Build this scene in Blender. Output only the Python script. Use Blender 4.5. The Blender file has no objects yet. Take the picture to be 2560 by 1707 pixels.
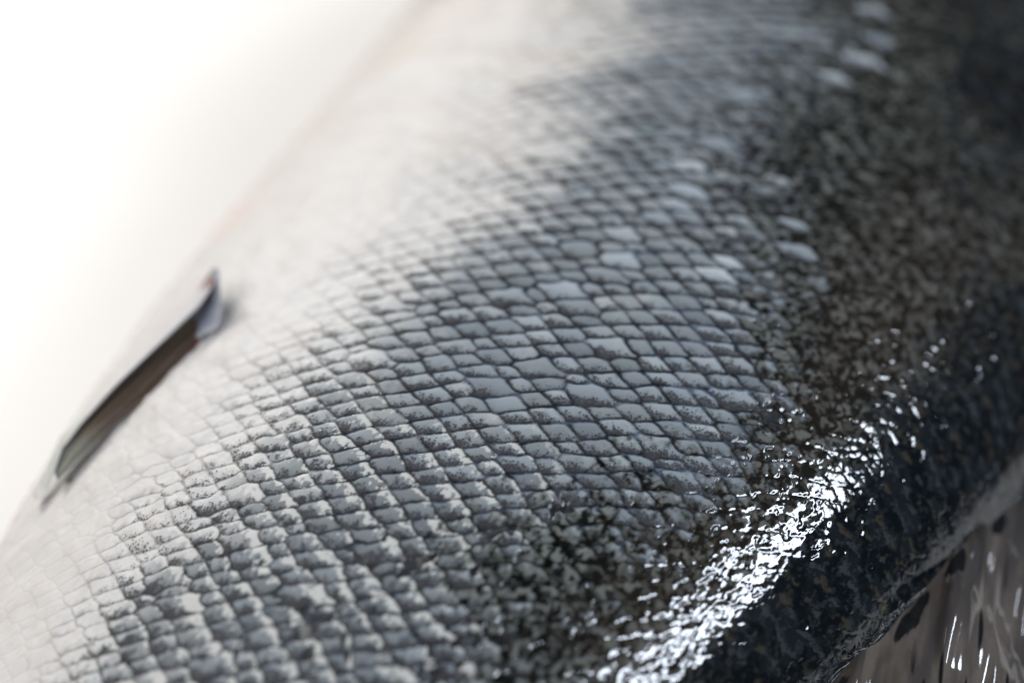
import bpy, math
import numpy as np
from mathutils import Vector, Matrix

S = bpy.context.scene
rng = np.random.default_rng(7)

# ------------------------------------------------------------------ camera
CAM = np.array([-0.17649158, -0.10566417, 0.20889318])
RT = np.array([0.52577077, -0.850035, 0.03171115])
UP = np.array([0.44092854, 0.30421809, 0.84440943])
FW = np.array([0.72742499, 0.42998344, -0.53475893])
DREF, WREF = 0.2426, 0.1905
cam_d = bpy.data.cameras.new('camera')
cam = bpy.data.objects.new('camera', cam_d)
S.collection.objects.link(cam)
cam.matrix_world = Matrix(((RT[0], UP[0], -FW[0], CAM[0]), (RT[1], UP[1], -FW[1], CAM[1]),
                           (RT[2], UP[2], -FW[2], CAM[2]), (0, 0, 0, 1)))
cam_d.sensor_width = 36
cam_d.lens = 36 * DREF / WREF
cam_d.clip_start = 0.01
cam_d.clip_end = 50
cam_d.dof.use_dof = True
cam_d.dof.focus_distance = 0.2040
cam_d.dof.aperture_fstop = 4.4
S.camera = cam

# ------------------------------------------------------------------ world, lamps, exposure
w = bpy.data.worlds.new('World')
S.world = w
w.use_nodes = True
w.node_tree.nodes['Background'].inputs[0].default_value = (0.75, 0.85, 1.0, 1)
w.node_tree.nodes['Background'].inputs[1].default_value = 0.05
S.view_settings.view_transform = 'Standard'
S.view_settings.look = 'None'
S.view_settings.exposure = 0
S.view_settings.gamma = 1
S.view_settings.use_curve_mapping = False


def area(name, loc, target, sx, sy, power, col, roll=0.0):
    l = bpy.data.lights.new(name, 'AREA')
    l.shape = 'RECTANGLE'
    l.size, l.size_y, l.energy, l.color = sx, sy, power, col
    o = bpy.data.objects.new(name, l)
    d = Vector(target) - Vector(loc)
    o.matrix_world = Matrix.Translation(Vector(loc)) @ d.to_track_quat('-Z', 'Y').to_matrix().to_4x4() @ Matrix.Rotation(roll, 4, 'Z')
    S.collection.objects.link(o)
    return o


# ------------------------------------------------------------------ body shape
def half(x):
    a = 0.0864 + 0.2254 * x - 1.0848 * np.maximum(0, -x) ** 2 - 0.8 * np.maximum(0, x - 0.1) ** 2
    a = np.maximum(a, 0.018)
    return a, 0.5879 * a


def surf(x, th):
    a, b = half(x)
    return np.stack([x + 0 * th, a * np.cos(th), b + b * np.sin(th)], -1)


def project(P):
    q = np.asarray(P) - CAM
    dz = q @ FW
    return np.stack([1280 + (q @ RT) / dz * DREF / WREF * 2560, 853.5 - (q @ UP) / dz * DREF / WREF * 2560, dz], -1)


_X, _T = np.meshgrid(np.linspace(-.17, .35, 521), np.radians(np.arange(0, 184, .5)), indexing='ij')
_P = project(surf(_X, _T)).reshape(-1, 3)
_U = np.stack([_X.ravel(), _T.ravel()], 1)


def at(px, py):
    """place on the fish's flank that is seen at a spot of the photograph: (x, theta)"""
    u = _U[((_P[:, :2] - np.array([px, py])) ** 2).sum(1).argmin()].copy()
    return u


def point(px, py, depth):
    """point in space `depth` metres in front of the lens"""
    return CAM + depth * (FW + RT * (px - 1280) / 2560 * WREF / DREF - UP * (py - 853.5) / 2560 * WREF / DREF)


# ------------------------------------------------------------------ numpy noise
def hsh(ix, iy, seed):
    h = (ix.astype(np.int64) * 374761393 + iy.astype(np.int64) * 668265263 + seed * 2147483647) & 0xffffffff
    h = ((h ^ (h >> 13)) * 1274126177) & 0xffffffff
    h = ((h ^ (h >> 16)) * 2246822519) & 0xffffffff
    return ((h ^ (h >> 15)) & 0xffffff).astype(np.float32) / np.float32(0xffffff)


def vn(x, y, seed=0):
    ix, iy = np.floor(x), np.floor(y)
    fx, fy = (x - ix).astype(np.float32), (y - iy).astype(np.float32)
    fx = fx * fx * fx * (fx * (fx * 6 - 15) + 10)
    fy = fy * fy * fy * (fy * (fy * 6 - 15) + 10)
    a, b = hsh(ix, iy, seed), hsh(ix + 1, iy, seed)
    c, d = hsh(ix, iy + 1, seed), hsh(ix + 1, iy + 1, seed)
    return (a + (b - a) * fx) * (1 - fy) + (c + (d - c) * fx) * fy


def fbm(x, y, seed=0, n=4, gain=.5):
    s, a, t = 0, 1.0, 0
    for k in range(n):
        c, sn = math.cos(.7 * k + .3), math.sin(.7 * k + .3)
        s = s + a * vn((x * c - y * sn) * 2.03 ** k, (x * sn + y * c) * 2.03 ** k, seed + k * 17)
        t += a
        a *= gain
    return s / t


def sst(a, b, x):
    t = np.clip((x - a) / (b - a), 0, 1)
    return t * t * (3 - 2 * t)


def mix(a, b, t):
    return a + (b - a) * t


# ------------------------------------------------------------------ objects
def link(name, me, mat, parent=None):
    o = bpy.data.objects.new(name, me)
    S.collection.objects.link(o)
    if mat:
        me.materials.append(mat)
    if parent:
        o.parent = parent
    return o


def grid_mesh(name, P, closed_v=False):
    nu, nv = P.shape[:2]
    me = bpy.data.meshes.new(name)
    idx = np.arange(nu * nv).reshape(nu, nv)
    if closed_v:
        idx = np.concatenate([idx, idx[:, :1]], 1)
    q = np.stack([idx[:-1, :-1], idx[1:, :-1], idx[1:, 1:], idx[:-1, 1:]], -1).reshape(-1, 4)
    me.vertices.add(nu * nv)
    me.vertices.foreach_set('co', P.reshape(-1).astype(np.float32))
    me.loops.add(q.size)
    me.loops.foreach_set('vertex_index', q.reshape(-1).astype(np.int32))
    me.polygons.add(len(q))
    me.polygons.foreach_set('loop_start', np.arange(0, q.size, 4, dtype=np.int32))
    me.polygons.foreach_set('use_smooth', np.ones(len(q), bool))
    me.update(calc_edges=True)
    return me


def attr_col(me, name, rgb):
    a = me.attributes.new(name, 'FLOAT_COLOR', 'POINT')
    n = rgb.reshape(-1, 3)
    a.data.foreach_set('color', np.concatenate([n, np.ones((len(n), 1))], 1).astype(np.float32).ravel())


def attr_f(me, name, v):
    a = me.attributes.new(name, 'FLOAT', 'POINT')
    a.data.foreach_set('value', v.astype(np.float32).ravel())


class Nodes:
    def __init__(s, name):
        s.m = bpy.data.materials.new(name)
        s.m.use_nodes = True
        s.t = s.m.node_tree
        s.b = s.t.nodes['Principled BSDF']

    def n(s, kind, **kw):
        o = s.t.nodes.new(kind)
        for k, v in kw.items():
            setattr(o, k, v)
        return o

    def l(s, a, b):
        s.t.links.new(a, b)

    def val(s, sock, v):
        sock.default_value = v

    def math(s, op, a, b=None, c=None):
        o = s.n('ShaderNodeMath', operation=op)
        for i, v in enumerate((a, b, c)):
            if v is None:
                continue
            if isinstance(v, (int, float)):
                o.inputs[i].default_value = v
            else:
                s.l(v, o.inputs[i])
        return o.outputs[0]

    def attr(s, name):
        o = s.n('ShaderNodeAttribute', attribute_name=name)
        return o

    def mixc(s, f, a, b, blend='MIX'):
        o = s.n('ShaderNodeMix', data_type='RGBA', blend_type=blend)
        for sock, v in ((o.inputs[0], f), (o.inputs[6], a), (o.inputs[7], b)):
            if isinstance(v, (int, float, tuple)):
                sock.default_value = v if not isinstance(v, tuple) else (*v, 1)
            else:
                s.l(v, sock)
        return o.outputs[2]


# ================================================================== tabletop
def tabletop():
    nx = np.linspace(-1.5, 2.5, 9)
    ny = np.linspace(-1.5, 2.5, 9)
    X, Y = np.meshgrid(nx, ny, indexing='ij')
    me = grid_mesh('tabletop', np.stack([X, Y, 0 * X], -1))
    N = Nodes('white_worktop')
    tc = N.n('ShaderNodeTexCoord')
    no = N.n('ShaderNodeTexNoise')
    no.inputs['Scale'].default_value = 14
    N.l(tc.outputs['Object'], no.inputs['Vector'])
    N.l(N.mixc(no.outputs[0], (0.67, 0.64, 0.605), (0.70, 0.675, 0.645)), N.b.inputs['Base Color'])
    N.b.inputs['Roughness'].default_value = 0.55
    o = link('tabletop', me, N.m)
    o['kind'] = 'structure'
    o['label'] = 'bright white tabletop under the fish'


tabletop()

# ================================================================== the fish
fish = bpy.data.objects.new('fish', None)
S.collection.objects.link(fish)
fish['label'] = 'large fish with white belly, grey scales and wet black back lying on the white tabletop'
fish['category'] = 'fish'

# ---- scale lattice: two families of rows that cross the flank
TERMS = [(0, 1), (0, 2), (0, 3), (1, 0), (1, 1), (1, 2), (2, 0), (2, 1), (3, 0)]
CP = [7.0514, -0.1093, -1.0059, 22.2995, 2.7797, 0.4528, -0.9423, 1.0111, 0.2022]
CQ = [12.4142, 0.2692, -0.2365, -25.0816, -0.172, -0.5886, 2.0706, -1.6884, -2.0099]


def lattice(x, th):
    X, T = x / .1, (th - 1.6) / .8
    return sum(c * X ** m * T ** n for c, (m, n) in zip(CP, TERMS)), sum(c * X ** m * T ** n for c, (m, n) in zip(CQ, TERMS))


# ---- zones of the skin, as seen at marked spots of the flank:
# tone 0 white belly, 1 grey scales, 2 olive dark back, 3 black back; brown slime; peeling film; chaos of the scales
Z = """
600 700 0 0 0 0;300 1000 0 0 0 0;60 1500 0 0 0 0;900 350 0 0 0 0;1150 100 0 0 0 0;750 800 0 0 0 0;500 1100 0 0 0 0;1200 350 .1 0 0 .1
250 1400 0 0 .1 0;1000 560 .05 0 0 0;1330 120 .12 0 0 .1;100 1640 .03 0 .1 0
1480 60 .3 0 0 .2;1350 330 .3 0 0 .2;1180 500 .28 0 0 .2;1000 670 .3 0 0 .2;860 790 .32 0 .1 .2;740 940 .34 0 .3 .2;620 1080 .34 0 .5 .3;480 1230 .36 0 .6 .3
370 1350 .4 0 .7 .2;260 1480 .25 0 .7 .2;200 1620 .30 0 .7 .3
1600 60 .6 0 0 .3;1500 260 .6 0 0 .3;1340 470 .6 0 0 .3;1700 60 .8 0 0 .4;1600 260 .85 0 0 .4;1430 480 .85 0 0 .3;1250 620 .85 0 0 .2;1050 760 .9 0 0 .1;920 900 .85 0 .1 .1;820 1050 .85 0 .5 .1;700 1180 .85 0 .8 .3;560 1320 .8 0 .9 .3
450 1450 .8 0 .9 .2;330 1580 .75 0 .9 .2
1850 60 1.1 0 0 .6;1780 200 1.05 0 0 .5;1700 330 1.05 0 0 .5;1600 450 1.05 0 0 .4;1500 560 1 0 0 .2;1400 720 1 0 0 0;1250 850 1 0 0 0;1100 950 1 0 0 0;1300 1000 1 0 0 0;1500 850 1 0 0 0
1650 750 1 0 0 0;1700 600 1.1 0 0 .3;1750 850 1.05 0 0 0;1600 1000 1 0 0 0;1450 1120 1.05 0 .1 .1;1200 1150 1 0 .4 .1;1000 1250 1 0 .8 .3;850 1400 1 0 .9 .4;650 1550 .95 0 .9 .4
1750 1080 1.1 0 0 0;1850 1000 1.1 .1 0 .1;1650 1180 1.15 .1 0 .1;1800 1180 1.2 .3 0 .3;1550 1200 1.25 0 0 .3;1350 1220 1.1 0 .3 .3;1200 1350 1.15 0 .6 .5;1050 1500 1.1 0 .8 .6
850 1640 1.1 0 .9 .6;1150 1640 1.35 0 .3 .9;1000 1660 1.15 0 .7 .7
1600 620 1 0 0 .1;1820 700 1.2 0 0 .4;1800 500 1.3 0 0 .7;1880 350 1.4 0 0 .8;1950 200 1.45 0 0 .9;2050 60 1.4 0 0 .9
1900 800 1.6 .1 0 .8;1930 600 1.8 0 0 1;1960 450 1.8 0 0 1;2080 300 1.8 0 0 1;2200 150 1.9 .2 0 1;1920 950 1.5 .3 0 .6;1940 1080 1.7 .5 0 .7
1500 1330 1.9 0 0 1;1380 1400 1.8 0 0 1;1650 1300 1.7 .3 0 .9;1750 1260 1.5 .5 0 .6;1550 1450 1.9 .2 0 1;1400 1550 1.9 .1 0 1;1280 1480 1.6 0 .1 .9;1300 1660 1.9 0 0 1;1500 1640 2 .6 0 .9
1700 1400 1.9 1 0 .8;1620 1530 2 1 0 .8;1780 1450 2.1 .8 0 .7;1850 1250 1.9 .7 0 .8;1950 1200 2.1 .6 0 .8;2050 1050 2.3 .7 0 .9
2100 400 2 .2 0 1;2050 600 2 .3 0 1;2050 800 2 .6 0 1;2200 700 2.2 .7 0 1;2350 600 2.3 .6 0 1;2250 850 2.3 .9 0 1;2450 700 2.5 .6 0 1;2100 950 2.2 .9 0 1;2400 450 2.6 .4 0 1;2300 300 2.4 .2 0 1
2500 200 2.9 .3 0 1;2450 60 2.7 .3 0 1;2250 60 2.2 .2 0 1
2200 1050 2.8 .3 0 .9;2400 900 2.8 .3 0 .9;2520 850 2.9 .3 0 .9;2150 1200 3 0 0 .8;2350 1100 3 0 0 .8;2500 1050 3 0 0 .8;2050 1350 3 0 0 .7;2250 1300 3 0 0 .7;2400 1250 3 0 0 .7
1950 1500 3 0 0 .7;2150 1450 3 0 0 .6;1850 1640 3 0 0 .6;2050 1640 3 0 0 .6;2250 1560 3 0 0 .6;1780 1600 2.6 .4 0 .7
"""
ZP = np.array([[float(v) for v in r.split()] for r in Z.replace('\n', ';').split(';') if r.strip()])
ZU = np.array([at(a, b) for a, b in ZP[:, :2]])
ZS = np.stack([ZU[:, 0] / .1, ZU[:, 1] / 1.2], 1)


def zones(x, th):
    X, T = x.ravel() / .1, np.clip(th.ravel(), .2, 3.3) / 1.2
    num = np.zeros((4, X.size), np.float32)
    den = np.zeros(X.size, np.float32)
    for (a, b), z in zip(ZS, ZP[:, 2:]):
        d = ((X - a) ** 2 + (T - b) ** 2).astype(np.float32)
        wt = np.exp(-d / .008) + 1e-4 / (d + .02) ** 3 * 1e-3
        den += wt
        for k in range(4):
            num[k] += wt * z[k]
    return [(n / den).reshape(x.shape) for n in num]


def build_body():
    # finer rings where the camera is close
    xs = [-0.17]
    while xs[-1] < .42:
        x = xs[-1]
        if -.105 < x < .19:
            dep = .19 + max(0, x + .06) * .72
            xs.append(x + .19 / 1024 / .2426 * dep * 1.15)
        else:
            xs.append(x + .004)
    xs = np.array(xs)
    th = np.concatenate([np.linspace(math.radians(-8), math.radians(186), 1250), np.linspace(math.radians(186), math.radians(352), 40)[1:-1]])
    X, T = np.meshgrid(xs, th, indexing='ij')
    X = X.astype(np.float64)
    A, B = half(X)
    arc = np.hypot(A * np.sin(T), B * np.cos(T))
    Nx, Ny, Nz = 0 * X, np.cos(T) / A, np.sin(T) / B
    nl = np.sqrt(Ny ** 2 + Nz ** 2)
    Nrm = np.stack([Nx, Ny / nl, Nz / nl], -1)
    dense = (X > -.115) & (X < .2) & (T > math.radians(-9)) & (T < math.radians(187))
    # metric skin coordinates in millimetres
    cum = np.concatenate([[0], np.cumsum(np.hypot(.0864 * np.sin(th[1:]), .0508 * np.cos(th[1:])) * np.diff(th))])
    mx, my = X * 1000, np.broadcast_to(cum * 1000, X.shape)

    tone, brown, peel, chaos = zones(X, T)
    tone = tone + (fbm(mx / 14, my / 14, 3) - .5) * .35 * sst(.02, .5, tone) * (tone < 2.9)
    # a row of larger pale scales along the middle of the flank
    OV = [(2207, 45, .2), (1969, 90, .25), (2176, 104, .25), (2153, 142, .25), (2108, 207, .25), (1874, 252, .38), (1779, 360, .40), (1739, 401, .25),
          (1730, 437, .2), (1680, 478, .36), (1671, 518, .2), (1635, 554, .26), (1933, 541, .25), (1833, 658, .26), (1420, 740, .42), (1530, 640, .28), (1800, 690, .25),
          (2010, 640, .2), (1250, 1010, .2), (1560, 590, .2), (1830, 560, .2)]
    calm = np.zeros(X.shape, np.float32)
    for px, py, bon in OV:
        ux, ut = at(px, py)
        j = int(np.searchsorted(th, ut))
        calm = np.maximum(calm, np.exp(-((X - ux) / .0026) ** 2 - ((my - my[0, j]) / 2.6) ** 2))
    chaos = chaos * (1 - .9 * calm)
    # ---- cells
    p, q = lattice(X, T)
    big = 8.0
    wrp = .12 + .18 * chaos
    p = p + (fbm(mx / big, my / big, 11, 3) - .5) * 2 * wrp
    q = q + (fbm(mx / big + 9, my / big, 12, 3) - .5) * 2 * wrp
    p2 = p + (fbm(mx / 1.6, my / 1.6, 21, 3) - .5) * (.07 + .36 * chaos)
    q2 = q + (fbm(mx / 1.6 + 7, my / 1.6, 22, 3) - .5) * (.07 + .36 * chaos)
    ip, iq = np.floor(p2), np.floor(q2)
    F1 = np.full(X.shape, 9., np.float32)
    F2 = F1.copy()
    MK = np.zeros(X.shape, np.float32)
    marked = {}
    for px, py, bon in OV:
        ux, ut = at(px, py)
        ii, jj = int(np.searchsorted(xs, ux)), int(np.searchsorted(th, ut))
        marked[(int(ip[ii, jj]), int(iq[ii, jj]))] = bon
    LP, LQ, ID1, ID2, ID3 = [np.zeros(X.shape, np.float32) for _ in range(5)]
    for dx in (-1, 0, 1):
        for dy in (-1, 0, 1):
            cx, cy = ip + dx, iq + dy
            r1, r2, r3 = hsh(cx, cy, 31), hsh(cx, cy, 32), hsh(cx, cy, 33)
            lp = (p2 - (cx + .5 + (r1 - .5) * .17)).astype(np.float32)
            lq = (q2 - (cy + .5 + (r2 - .5) * .17)).astype(np.float32)
            d = (np.abs(lp) ** 3 + np.abs(lq) ** 3 + 1e-9) ** (1 / 3) - (r3 - .5) * .11 - .28 * (r3 > .955) + .2 * (r3 < .06)
            mk = np.zeros(X.shape, np.float32)
            for (mi, mj), bon in marked.items():
                sel = (cx == mi) & (cy == mj)
                if sel.any():
                    d[sel] -= bon
                    mk = np.where(sel, 1.0, mk)
            near = d < F1
            MK = np.where(near, mk, MK)
            F2 = np.where(near, F1, np.minimum(F2, d))
            F1 = np.where(near, d, F1)
            LP = np.where(near, lp, LP)
            LQ = np.where(near, lq, LQ)
            ID1 = np.where(near, hsh(cx, cy, 41), ID1)
            ID2 = np.where(near, hsh(cx, cy, 42), ID2)
            ID3 = np.where(near, hsh(cx, cy, 43), ID3)
    e = F2 - F1

    n1 = fbm(mx / 1.1, my / 1.1, 51, 4)
    n2 = fbm(mx / 2.6, my / 2.6, 52, 4)
    n3 = fbm(mx / .45, my / .45, 53, 2)
    n4 = fbm(mx / 5, my / 5, 54, 3)
    tc = tone + (ID3 - .5) * .35 * sst(.15, .5, tone) * sst(2.9, 2.2, tone)   # each scale its own tone

    pg0 = .24 + .85 * LQ - .62 * LP + (n1 - .5) * 1.5 + (ID1 - .5) * .45
    PGW = sst(0, 1, pg0)
    W = 1 - sst(.03, .85, tc + (PGW - .45) * .24 * sst(.04, .25, tone) * sst(1.4, .9, tone) + (n2 - .5) * .22 + (fbm(mx / 1.3, my / 1.3, 55, 3) - .5) * .14 * sst(.05, .3, tone))            # white belly
    MK = MK * sst(.0, .08, e)
    G = (1 - MK) * sst(1.25, 1.75, tc + (n1 - .5) * .9 + (n2 - .5) * .7)    # dark olive back
    K = sst(2.35, 2.85, tc + (n2 - .5) * .7)              # black back

    def col(c):
        return np.array(c, np.float32)[None, None]

    def m3(a, b, t):
        return a + (b - a) * np.clip(t, 0, 1)[..., None]

    # grey scale colour
    lum = .78 + .40 * ID1
    base = m3(col((.235, .255, .270)), col((.165, .185, .203)), ID2)
    base = m3(base, col((.40, .405, .40)), sst(1.0, .3, tone)) * lum[..., None]
    base = m3(base, base * col((.95, .93, .88)) , n4)
    base = base * (1 + .20 * MK[..., None])
    # pigment grows to the scale's hind corner
    pg = .20 + .14 * peel + .95 * LQ - .68 * LP + (n1 - .5) * (.8 + .9 * peel) + (n3 - .5) * .35 + (ID1 - .5) * .45 + .35 * sst(1.0, 1.5, tone) - .35 * MK
    base = base * (1.04 - .34 * LQ + .14 * LP + .16 * (n4 - .5))[..., None]  # dome shading painted into each scale: lighter front, darker hind part
    dens = np.clip(sst(-.1, .9, pg) + .22 * sst(.9, 1.1, tone), 0, 1)
    murk = sst(.15, .95, pg) * (1 - .3 * peel)
    base = m3(base, base * col((.26, .255, .245)), murk * .85)
    base = m3(base, col((.045, .043, .036)), sst(.75, 1.3, pg + .25 * chaos) * .7)
    # seam between scales
    lw = .05 + .16 * n2 * n4 + .10 * n1 + .10 * chaos * n1
    seam = sst(lw * 1.25, lw * .2, e) * (.35 + .65 * sst(.38, .55, n2 + .25 * sst(.0, .3, LQ - LP)))
    inner = sst(.26, .08, e)
    base = m3(base, base * col((.55, .56, .58)), inner * .55)
    blue = inner * sst(-.12, -.38, LQ + (n1 - .5) * .2) * (.35 + .65 * (ID2 > .35))  # blue shadow at the scale's upper edge, put into the colour
    base = m3(base, col((.055, .085, .13)), blue * .72)
    base = m3(base, col((.007, .008, .010)), seam * .96)
    base = base * (1 - .30 * peel[..., None] * sst(.3, .7, tone)[..., None])
    # peeling cream film on the front tips
    ft = fbm(mx / .8, my / .8, 61, 4, .6)
    film = sst(.55, .585, ft + peel * .18 - .17 + .85 * (LP - .16) - .22 * LQ + (ID2 - .5) * .30) * sst(.05, .3, peel)
    film = film * sst(.02, .09, e)
    base = m3(base, col((.44, .43, .40)), film * .92)
    dens = dens * (1 - film)
    pit = sst(.30, .24, n2 + .5 * (fbm(mx / 9, my / 9, 62, 2) - .5)) * sst(.25, .6, chaos) * sst(.7, .95, tone)
    base = m3(base, col((.008, .008, .008)), pit * .95)

    # belly
    grid = sst(.14, .0, e)
    belly = m3(col((.525, .505, .482)), col((.485, .448, .418)), n4 * .9)
    belly = m3(belly, belly * col((.90, .885, .87)), grid * .55)
    wr = fbm(mx / 3.2 + my / 40, my / 26, 71, 3)
    belly = m3(belly, belly * col((.93, .88, .83)), sst(.45, .75, wr) * sst(-.02, .05, X) * .9)
    pink = np.exp(-((X - .006) / .008) ** 2 - ((T - .45) / .20) ** 2)
    belly = m3(belly, col((.62, .43, .37)), pink * .7)
    belly = m3(belly, belly * col((.80, .66, .58)), sst(.58, .22, T) * .95)  # shade along the belly's contour, painted in as a tan band
    spk = W * sst(.12, .35, tone)

    # olive back: torn scales
    sh = fbm(mx / .95 + 1.3 * n2, my / .75 + 1.3 * n1, 81, 4)
    bits = sst(.50, .62, .62 * sh + .24 - .22 * (pg0 - .3) + (ID1 - .5) * .16 + .10 * sst(1.9, 1.4, tone)) * sst(0, .12, e)
    olive = m3(col((.010, .010, .008)), col((.030, .029, .023)), sst(.38, .65, n2))
    olive = m3(olive, col((.125, .130, .120)), bits * (.35 + .6 * sst(.4, .62, n2)))
    olive = m3(olive, col((.004, .005, .0045)), sst(.52, .42, sh) * .95)
    olive = olive * (1 - .65 * seam)[..., None]
    olive = m3(olive, m3(col((.021, .016, .011)), col((.058, .047, .037)), sst(.42, .62, sh)), brown * .7)
    # black back with a teardrop fleck in each scale
    a_ = LP + (n1 - .5) * .55
    b_ = LQ + (n2 - .5) * .5
    drop = sst(.28, .12, np.hypot(a_ * 1.7 + .1, b_ * .95)) * (ID3 > .12)
    ring = sst(.12, .03, np.abs(np.hypot(a_ * 1.3, b_ * .8) - .27)) * sst(-.2, .15, -LP)
    fl = np.clip(drop * sst(.40, .62, n1 + .1) + ring * sst(.38, .56, n2) + .5 * sst(.60, .70, sh), 0, 1)
    blk = m3(col((.0022, .0035, .005)), col((.007, .009, .011)), sst(.4, .65, n2))
    blk = m3(blk, m3(col((.058, .047, .030)), col((.046, .054, .056)), sst(.35, .65, ID1 + (n2 - .5))), fl * .46)
    blk = m3(blk, col((.06, .052, .045)), brown * .5 * sst(.4, .6, sh))

    fade = W * sst(.02, .22, tone)
    belly = belly * (1 - (.30 * seam * fade + .18 * murk * fade)[..., None])
    c = m3(base, belly, W)
    c = m3(c, olive, G)
    c = m3(c, blk, K)
    gap = sst(.03, .0, e)
    # ---- relief in metres
    dome = sst(0, .35, e)
    hs = dome * (.00011 - .00006 * peel) + (LQ - LP) * .00006 - pit * .0003
    hs = hs * (1 - .8 * W) * (1 - .8 * G)
    hs = hs + film * .00004
    sm = fbm(mx / 1.5 + 2 * n2, my / 1.1 + 2 * n4, 85, 2)
    hb = (sm - .5) * .00010 + (sh - .5) * .00002 + (LP * (ID1 - .5) + LQ * (ID2 - .5)) * .00012 * sst(0, .12, e) - seam * .00002 + (n2 - .5) * .00015
    hb = hb * mix(1, .5, K)
    wet = sst(1.15, 1.7, tone)
    h = hs + hb * np.maximum(G, wet * .45) * (1 + 0 * K)
    h = h + W * ((wr - .5) * .0009 * sst(-.02, .05, X) + (n4 - .5) * .0005 - grid * .00004)
    h = h + (n4 - .5) * .0004 * (1 - .6 * wet)
    h = np.where(dense, h, 0)
    P = surf(X, T) + Nrm * h[..., None]
    P[0] = P[0].mean(0)          # the cut ends are closed
    P[-1] = P[-1].mean(0)
    me = grid_mesh('body', P, closed_v=True)
    attr_col(me, 'skin', np.clip(c, 0, 1))
    attr_f(me, 'dens', np.clip((dens * (1 - W) + spk * sst(.45, .7, n2 + .3 * dens) * .6) * (1 - G), 0, 1))
    rough = mix(mix(.36, .50, W), .06, np.clip(np.maximum(wet, sst(1.05, 1.3, tone) * .6), 0, 1))
    attr_f(me, 'rough', rough)
    attr_f(me, 'fine', np.clip(G * .03 + .10, 0, 1))
    attr_f(me, 'wet', np.clip(np.maximum(wet, .25 * sst(.9, 1.2, tone)), 0, 1))
    return me


def skin_material(ior=1.5):
    N = Nodes('fish_skin')
    tc = N.n('ShaderNodeTexCoord')
    obj = tc.outputs['Object']
    vo = N.n('ShaderNodeTexVoronoi', feature='F1')
    vo.inputs['Scale'].default_value = 2000
    N.l(obj, vo.inputs['Vector'])
    dens = N.attr('dens').outputs['Fac']
    rad = N.math('MULTIPLY_ADD', dens, .70, 0.0)
    dot = N.math('SMOOTHSTEP', 0, 1, 0) if False else None
    diff = N.math('SUBTRACT', rad, vo.outputs['Distance'])
    dot = N.math('MULTIPLY', N.math('MULTIPLY', diff, 5.0), 1.0)
    cl = N.n('ShaderNodeClamp')
    N.l(dot, cl.inputs[0])
    col = N.mixc(N.math('MULTIPLY', cl.outputs[0], .8), N.attr('skin').outputs['Color'], (.035, .034, .04))
    N.l(col, N.b.inputs['Base Color'])
    no = N.n('ShaderNodeTexNoise')
    no.inputs['Scale'].default_value = 1100
    no.inputs['Detail'].default_value = 3
    N.l(obj, no.inputs['Vector'])
    bp = N.n('ShaderNodeBump')
    bp.inputs['Distance'].default_value = .0003
    N.l(N.math('MULTIPLY', N.attr('fine').outputs['Fac'], .5), bp.inputs['Strength'])
    N.l(no.outputs[0], bp.inputs['Height'])
    N.l(bp.outputs[0], N.b.inputs['Normal'])
    N.l(N.attr('rough').outputs['Fac'], N.b.inputs['Roughness'])
    N.l(N.math('MULTIPLY_ADD', N.attr('wet').outputs['Fac'], .42, .10), N.b.inputs['Specular IOR Level'])
    N.b.inputs['IOR'].default_value = ior
    return N.m


skin = skin_material()
body = link('body', build_body(), skin, fish)


# ================================================================== pelvic fin
def ribbon(name, left, right, depth, parent, mat, colour, thick=.0008, nv=26, nu=160, ridge=.0004, nr=7):
    """fin blade between two edges given as spots of the picture at a distance, closed with a back face"""
    def interp(pts, t):
        pts = np.array(pts, float)
        s = np.concatenate([[0], np.cumsum(np.hypot(*np.diff(pts[:, :2], axis=0).T))])
        s /= s[-1]
        return np.stack([np.interp(t, s, pts[:, k]) for k in range(pts.shape[1])], 1)
    t = np.linspace(0, 1, nu)
    Lp, Rp = interp(left, t), interp(right, t)
    v = np.linspace(0, 1, nv)
    P = np.zeros((nu, nv, 3))
    for i in range(nu):
        for j in range(nv):
            q = Lp[i] * (1 - v[j]) + Rp[i] * v[j]
            P[i, j] = point(q[0], q[1], depth(t[i], v[j]))
    toward = (CAM - P)
    toward /= np.linalg.norm(toward, axis=-1, keepdims=True)
    bul = np.sin(np.pi * v)[None] ** .5 * thick * (1 - .5 * t[:, None])
    rg = ridge * np.abs(np.sin(v * np.pi * nr))[None] * np.sin(np.pi * v)[None]
    front = P + toward * (bul + rg)[..., None]
    back = P - toward * (bul * .6)[..., None]
    Q = np.concatenate([front, back[:, ::-1][:, 1:-1]], 1)
    me = grid_mesh(name, Q, closed_v=True)
    tt = np.repeat(t[:, None], Q.shape[1], 1)
    vv = np.concatenate([np.repeat(v[None], nu, 0), np.repeat(v[::-1][None, 1:-1], nu, 0)], 1)
    attr_col(me, 'skin', colour(tt, vv))
    return link(name, me, mat, parent)


def fin_material(name, rough, ior):
    N = Nodes(name)
    tc = N.n('ShaderNodeTexCoord')
    no = N.n('ShaderNodeTexNoise')
    no.inputs['Scale'].default_value = 900
    N.l(tc.outputs['Object'], no.inputs['Vector'])
    N.l(N.mixc(N.math('MULTIPLY', no.outputs[0], .35), N.attr('skin').outputs['Color'], (.03, .028, .025)), N.b.inputs['Base Color'])
    bp = N.n('ShaderNodeBump')
    bp.inputs['Distance'].default_value = .0002
    bp.inputs['Strength'].default_value = .4 if rough > .2 else .06
    N.l(no.outputs[0], bp.inputs['Height'])
    N.l(bp.outputs[0], N.b.inputs['Normal'])
    N.b.inputs['Roughness'].default_value = rough
    N.b.inputs['IOR'].default_value = ior
    return N.m


def ramp(v, stops):
    xs_ = [s[0] for s in stops]
    return np.stack([np.interp(v, xs_, [s[1][k] for s in stops]) for k in range(3)], -1)


finm = fin_material('fin_skin', .5, 1.3)


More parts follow.
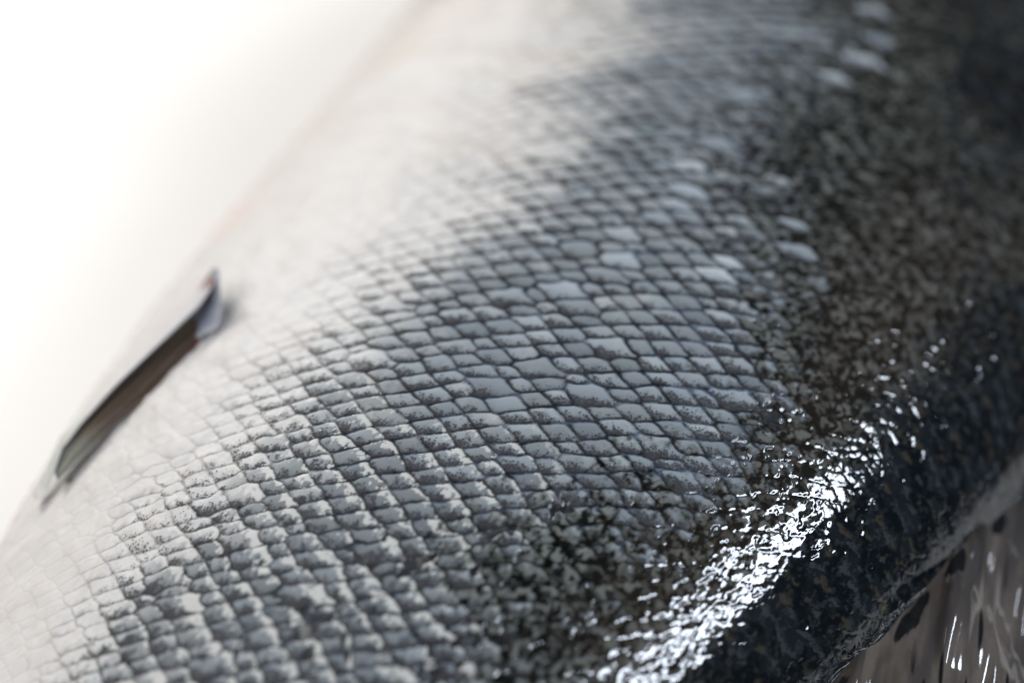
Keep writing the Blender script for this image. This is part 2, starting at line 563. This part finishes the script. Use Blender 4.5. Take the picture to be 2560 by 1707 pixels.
# distances from the lens to the skin under the outer and the inner edge of the fin
_dl = [.2430, .2410, .2380, .2345, .2310, .2275, .2250]
_dr = [.2366, .2340, .2320, .2292, .2270, .2248, .2225]


def d_fin(t, v):
    s_ = np.linspace(0, 1, len(_dl))
    return mix(np.interp(t, s_, _dl), np.interp(t, s_, _dr), v) - .0028


def blade_col(t, v):
    vv = v + (fbm(v * 9, t * 3, 5) - .5) * .12
    c = ramp(vv, [(0, (.05, .055, .05)), (.10, (.02, .022, .02)), (.2, (.09, .055, .032)), (.38, (.15, .095, .055)), (.5, (.025, .018, .013)),
                  (.62, (.09, .052, .028)), (.78, (.018, .010, .008)), (.92, (.07, .036, .020)), (1, (.03, .016, .011))])
    tip = sst(.62, .98, t)[..., None]
    c2 = ramp(vv, [(0, (.10, .12, .10)), (.3, (.06, .06, .05)), (.5, (.30, .27, .18)), (.7, (.10, .10, .08)), (1, (.30, .26, .18))])
    c = c * (1 - tip) + c2 * tip
    red = (sst(.25, .0, t) * sst(.6, .9, v))[..., None]
    c = c * (1 - red) + np.array((.07, .012, .008)) * red
    st = fbm(v * 22, t * 2, 6, 3)[..., None]
    return np.clip((c * np.array((.92, 1.0, 1.12))) * (.3 + 2.0 * st), 0, 1)


blade = ribbon('pelvic_fin', [(490, 768), (392, 860), (284, 968), (200, 1062), (150, 1128), (136, 1180), (142, 1196)], [(544, 800), (512, 846), (458, 904), (378, 993), (296, 1052), (222, 1128), (146, 1198)],
               d_fin, fish, finm, blade_col, thick=.0012)
blade['label'] = 'dark brown striped pelvic fin folded back along the belly edge'
ray = ribbon('leading_ray', [(532, 672), (478, 748), (272, 955), (152, 1088), (82, 1235), (86, 1248)], [(546, 696), (498, 764), (284, 968), (164, 1100), (120, 1222), (94, 1250)],
             lambda t, v: d_fin(t, v) + .0009, blade, finm, lambda t, v: ramp(t + (v - .5) * .05, [(0, (.16, .07, .065)), (.04, (.20, .11, .10)), (.08, (.50, .48, .49)), (.6, (.56, .55, .53)), (.8, (.50, .50, .45)), (1, (.56, .55, .50))]), thick=.0010, ridge=0)
ray['label'] = 'whitish leading ray along the outer edge of the pelvic fin'
axs = ribbon('axillary_scale', [(534, 668), (510, 740), (474, 800), (476, 836)], [(548, 672), (556, 775), (544, 815), (496, 846)],
             lambda t, v: d_fin(-.1 + .25 * t, v) - .0012, blade, finm, lambda t, v: ramp(v, [(0, (.12, .13, .17)), (.4, (.25, .28, .35)), (1, (.40, .40, .43))]), thick=.0009, ridge=0, nu=60)
hind = ribbon('hind_ray', [(300, 1035), (240, 1100), (196, 1160), (166, 1202)], [(322, 1035), (266, 1112), (216, 1168), (170, 1208)],
              lambda t, v: d_fin(.55 + .4 * t, v) + .0008, blade, finm, lambda t, v: ramp(t, [(0, (.05, .04, .03)), (.4, (.16, .13, .07)), (.6, (.05, .045, .035)), (1, (.10, .08, .07))]), thick=.0006, ridge=0, nu=60)
hind['label'] = 'thin dark ray splitting off near the fin tip'
axs['label'] = 'pointed blue grey scale at the root of the pelvic fin'


# ================================================================== dorsal fin
def dorsal():
    nu, nv = 640, 420
    us = np.linspace(-.085, .075, nu)
    v = np.linspace(0, 1, nv)
    U_, V_ = np.meshgrid(us, v, indexing='ij')
    base = surf(U_, np.full_like(U_, math.radians(172)))
    L = .055
    dist = V_ * L
    cols = dist * 1000
    root = U_ * 1000 + cols * 1.9                      # where the ray through this spot leaves the back
    vc = np.clip(.22 - U_ * 8.0, .07, .7)
    slope = mix(math.tan(math.radians(6)), math.tan(math.radians(50)), sst(-.14, .14, V_ - vc))
    drop = np.cumsum(slope, axis=1) * (L / (nv - 1))
    n0 = fbm(root / 9, cols / 14, 90, 2)
    n1 = fbm(root / 5, cols / 7, 91, 2)
    n2 = fbm(root / 1.8, cols / 4, 92, 3)
    rays = np.abs(np.sin(root / 3.4 * math.pi + (n1 - .5) * 1.6))
    rin = sst(.2, .5, V_)
    z = base[..., 2] + .0050 - drop + (n0 - .5) * .0030 * sst(0, .1, V_) + (n1 - .5) * .0010 * sst(0, .1, V_) + rays * .00005 * rin + .0011 * np.sin((U_ + .3 * dist) / .019 * 2 * math.pi + 1.0 + 1.2 * n0) * sst(.05, .14, V_)
    P = np.stack([U_ + 0 * z, base[..., 1] + .005 - dist, z], -1)
    back = P.copy()
    back[..., 2] -= .0016 * (1 - .7 * V_)
    Q = np.concatenate([P, back[:, ::-1]], 1)
    c = ramp(fbm(root / 6, cols / 6, 93, 4), [(0, (.035, .032, .034)), (.4, (.060, .050, .045)), (.6, (.096, .080, .068)), (1, (.135, .112, .090))])
    olive = (sst(.3, .6, V_) * .8)[..., None]
    c = c * (1 - olive) + c * np.array((.80, .70, .48)) * olive
    c = c * (1 - (rin * sst(.35, .05, rays) * .45)[..., None])
    cu, cv = root / 4.2, cols / 4.2
    spots = np.zeros_like(U_)
    iu, iv = np.floor(cu), np.floor(cv)
    for a in (-1, 0, 1):
        for b in (-1, 0, 1):
            r1, r2, r3 = hsh(iu + a, iv + b, 95), hsh(iu + a, iv + b, 96), hsh(iu + a, iv + b, 97)
            du = cu - (iu + a + .2 + .6 * r1)
            dv = cv - (iv + b + .2 + .6 * r2)
            d = np.hypot(du / (.13 + .05 * r3), dv / (.30 + .15 * r3)) + (n2 - .5) * .7
            spots = np.maximum(spots, sst(1.15, .7, d) * (r3 > .6))
    spots = spots * sst(.10, .24, V_)
    # long black blotches in the groove along the root
    for k, (ux, ln) in enumerate([(-.045, 5), (-.028, 6), (-.0088, 5.4), (.0045, 3.4), (.0190, 2.6), (.031, 3.5), (.047, 4)]):
        d = np.hypot((U_ * 1000 - ux * 1000) / ln, (cols - 5.0 + (U_ * 1000 - ux * 1000) * .10) / .95) + (n2 - .5) * 1.3 + (n1 - .5) * 1.2
        spots = np.maximum(spots, sst(1.1, .85, d))
    mott = sst(.50, .62, n1 * .6 + n2 * .4) * sst(.22, .02, V_)
    c = c * (1 - .65 * mott[..., None])
    strip = sst(.05, .0, V_)[..., None]
    c = c * (1 - strip) + np.array((.014, .013, .016)) * strip
    c = c * (1 - spots[..., None]) + np.array((.003, .003, .004)) * spots[..., None]
    c = np.concatenate([c, c[:, ::-1]], 1)
    me = grid_mesh('dorsal_fin', Q, closed_v=True)
    attr_col(me, 'skin', np.clip(c, 0, 1))
    return me


finw = fin_material('wet_fin_skin', .07, 1.5)
df = link('dorsal_fin', dorsal(), finw, fish)
df['label'] = 'wet brown dorsal fin with black oblong spots'

# ================================================================== lamps
# a long window above the back, mirrored as a band along the wet skin
area('window_light', (-.05, -.60, .53), (0.0, -.06, .08), .62, .075, 6.0, (.78, .87, 1.0))
area('table_light', (.45, 1.25, .85), (.32, .56, .0), .7, .5, 27, (1.0, .99, .97))
area('room_light', (-.80, .55, .95), (0, 0, .06), 1.0, .8, 11, (.97, .98, 1.0))
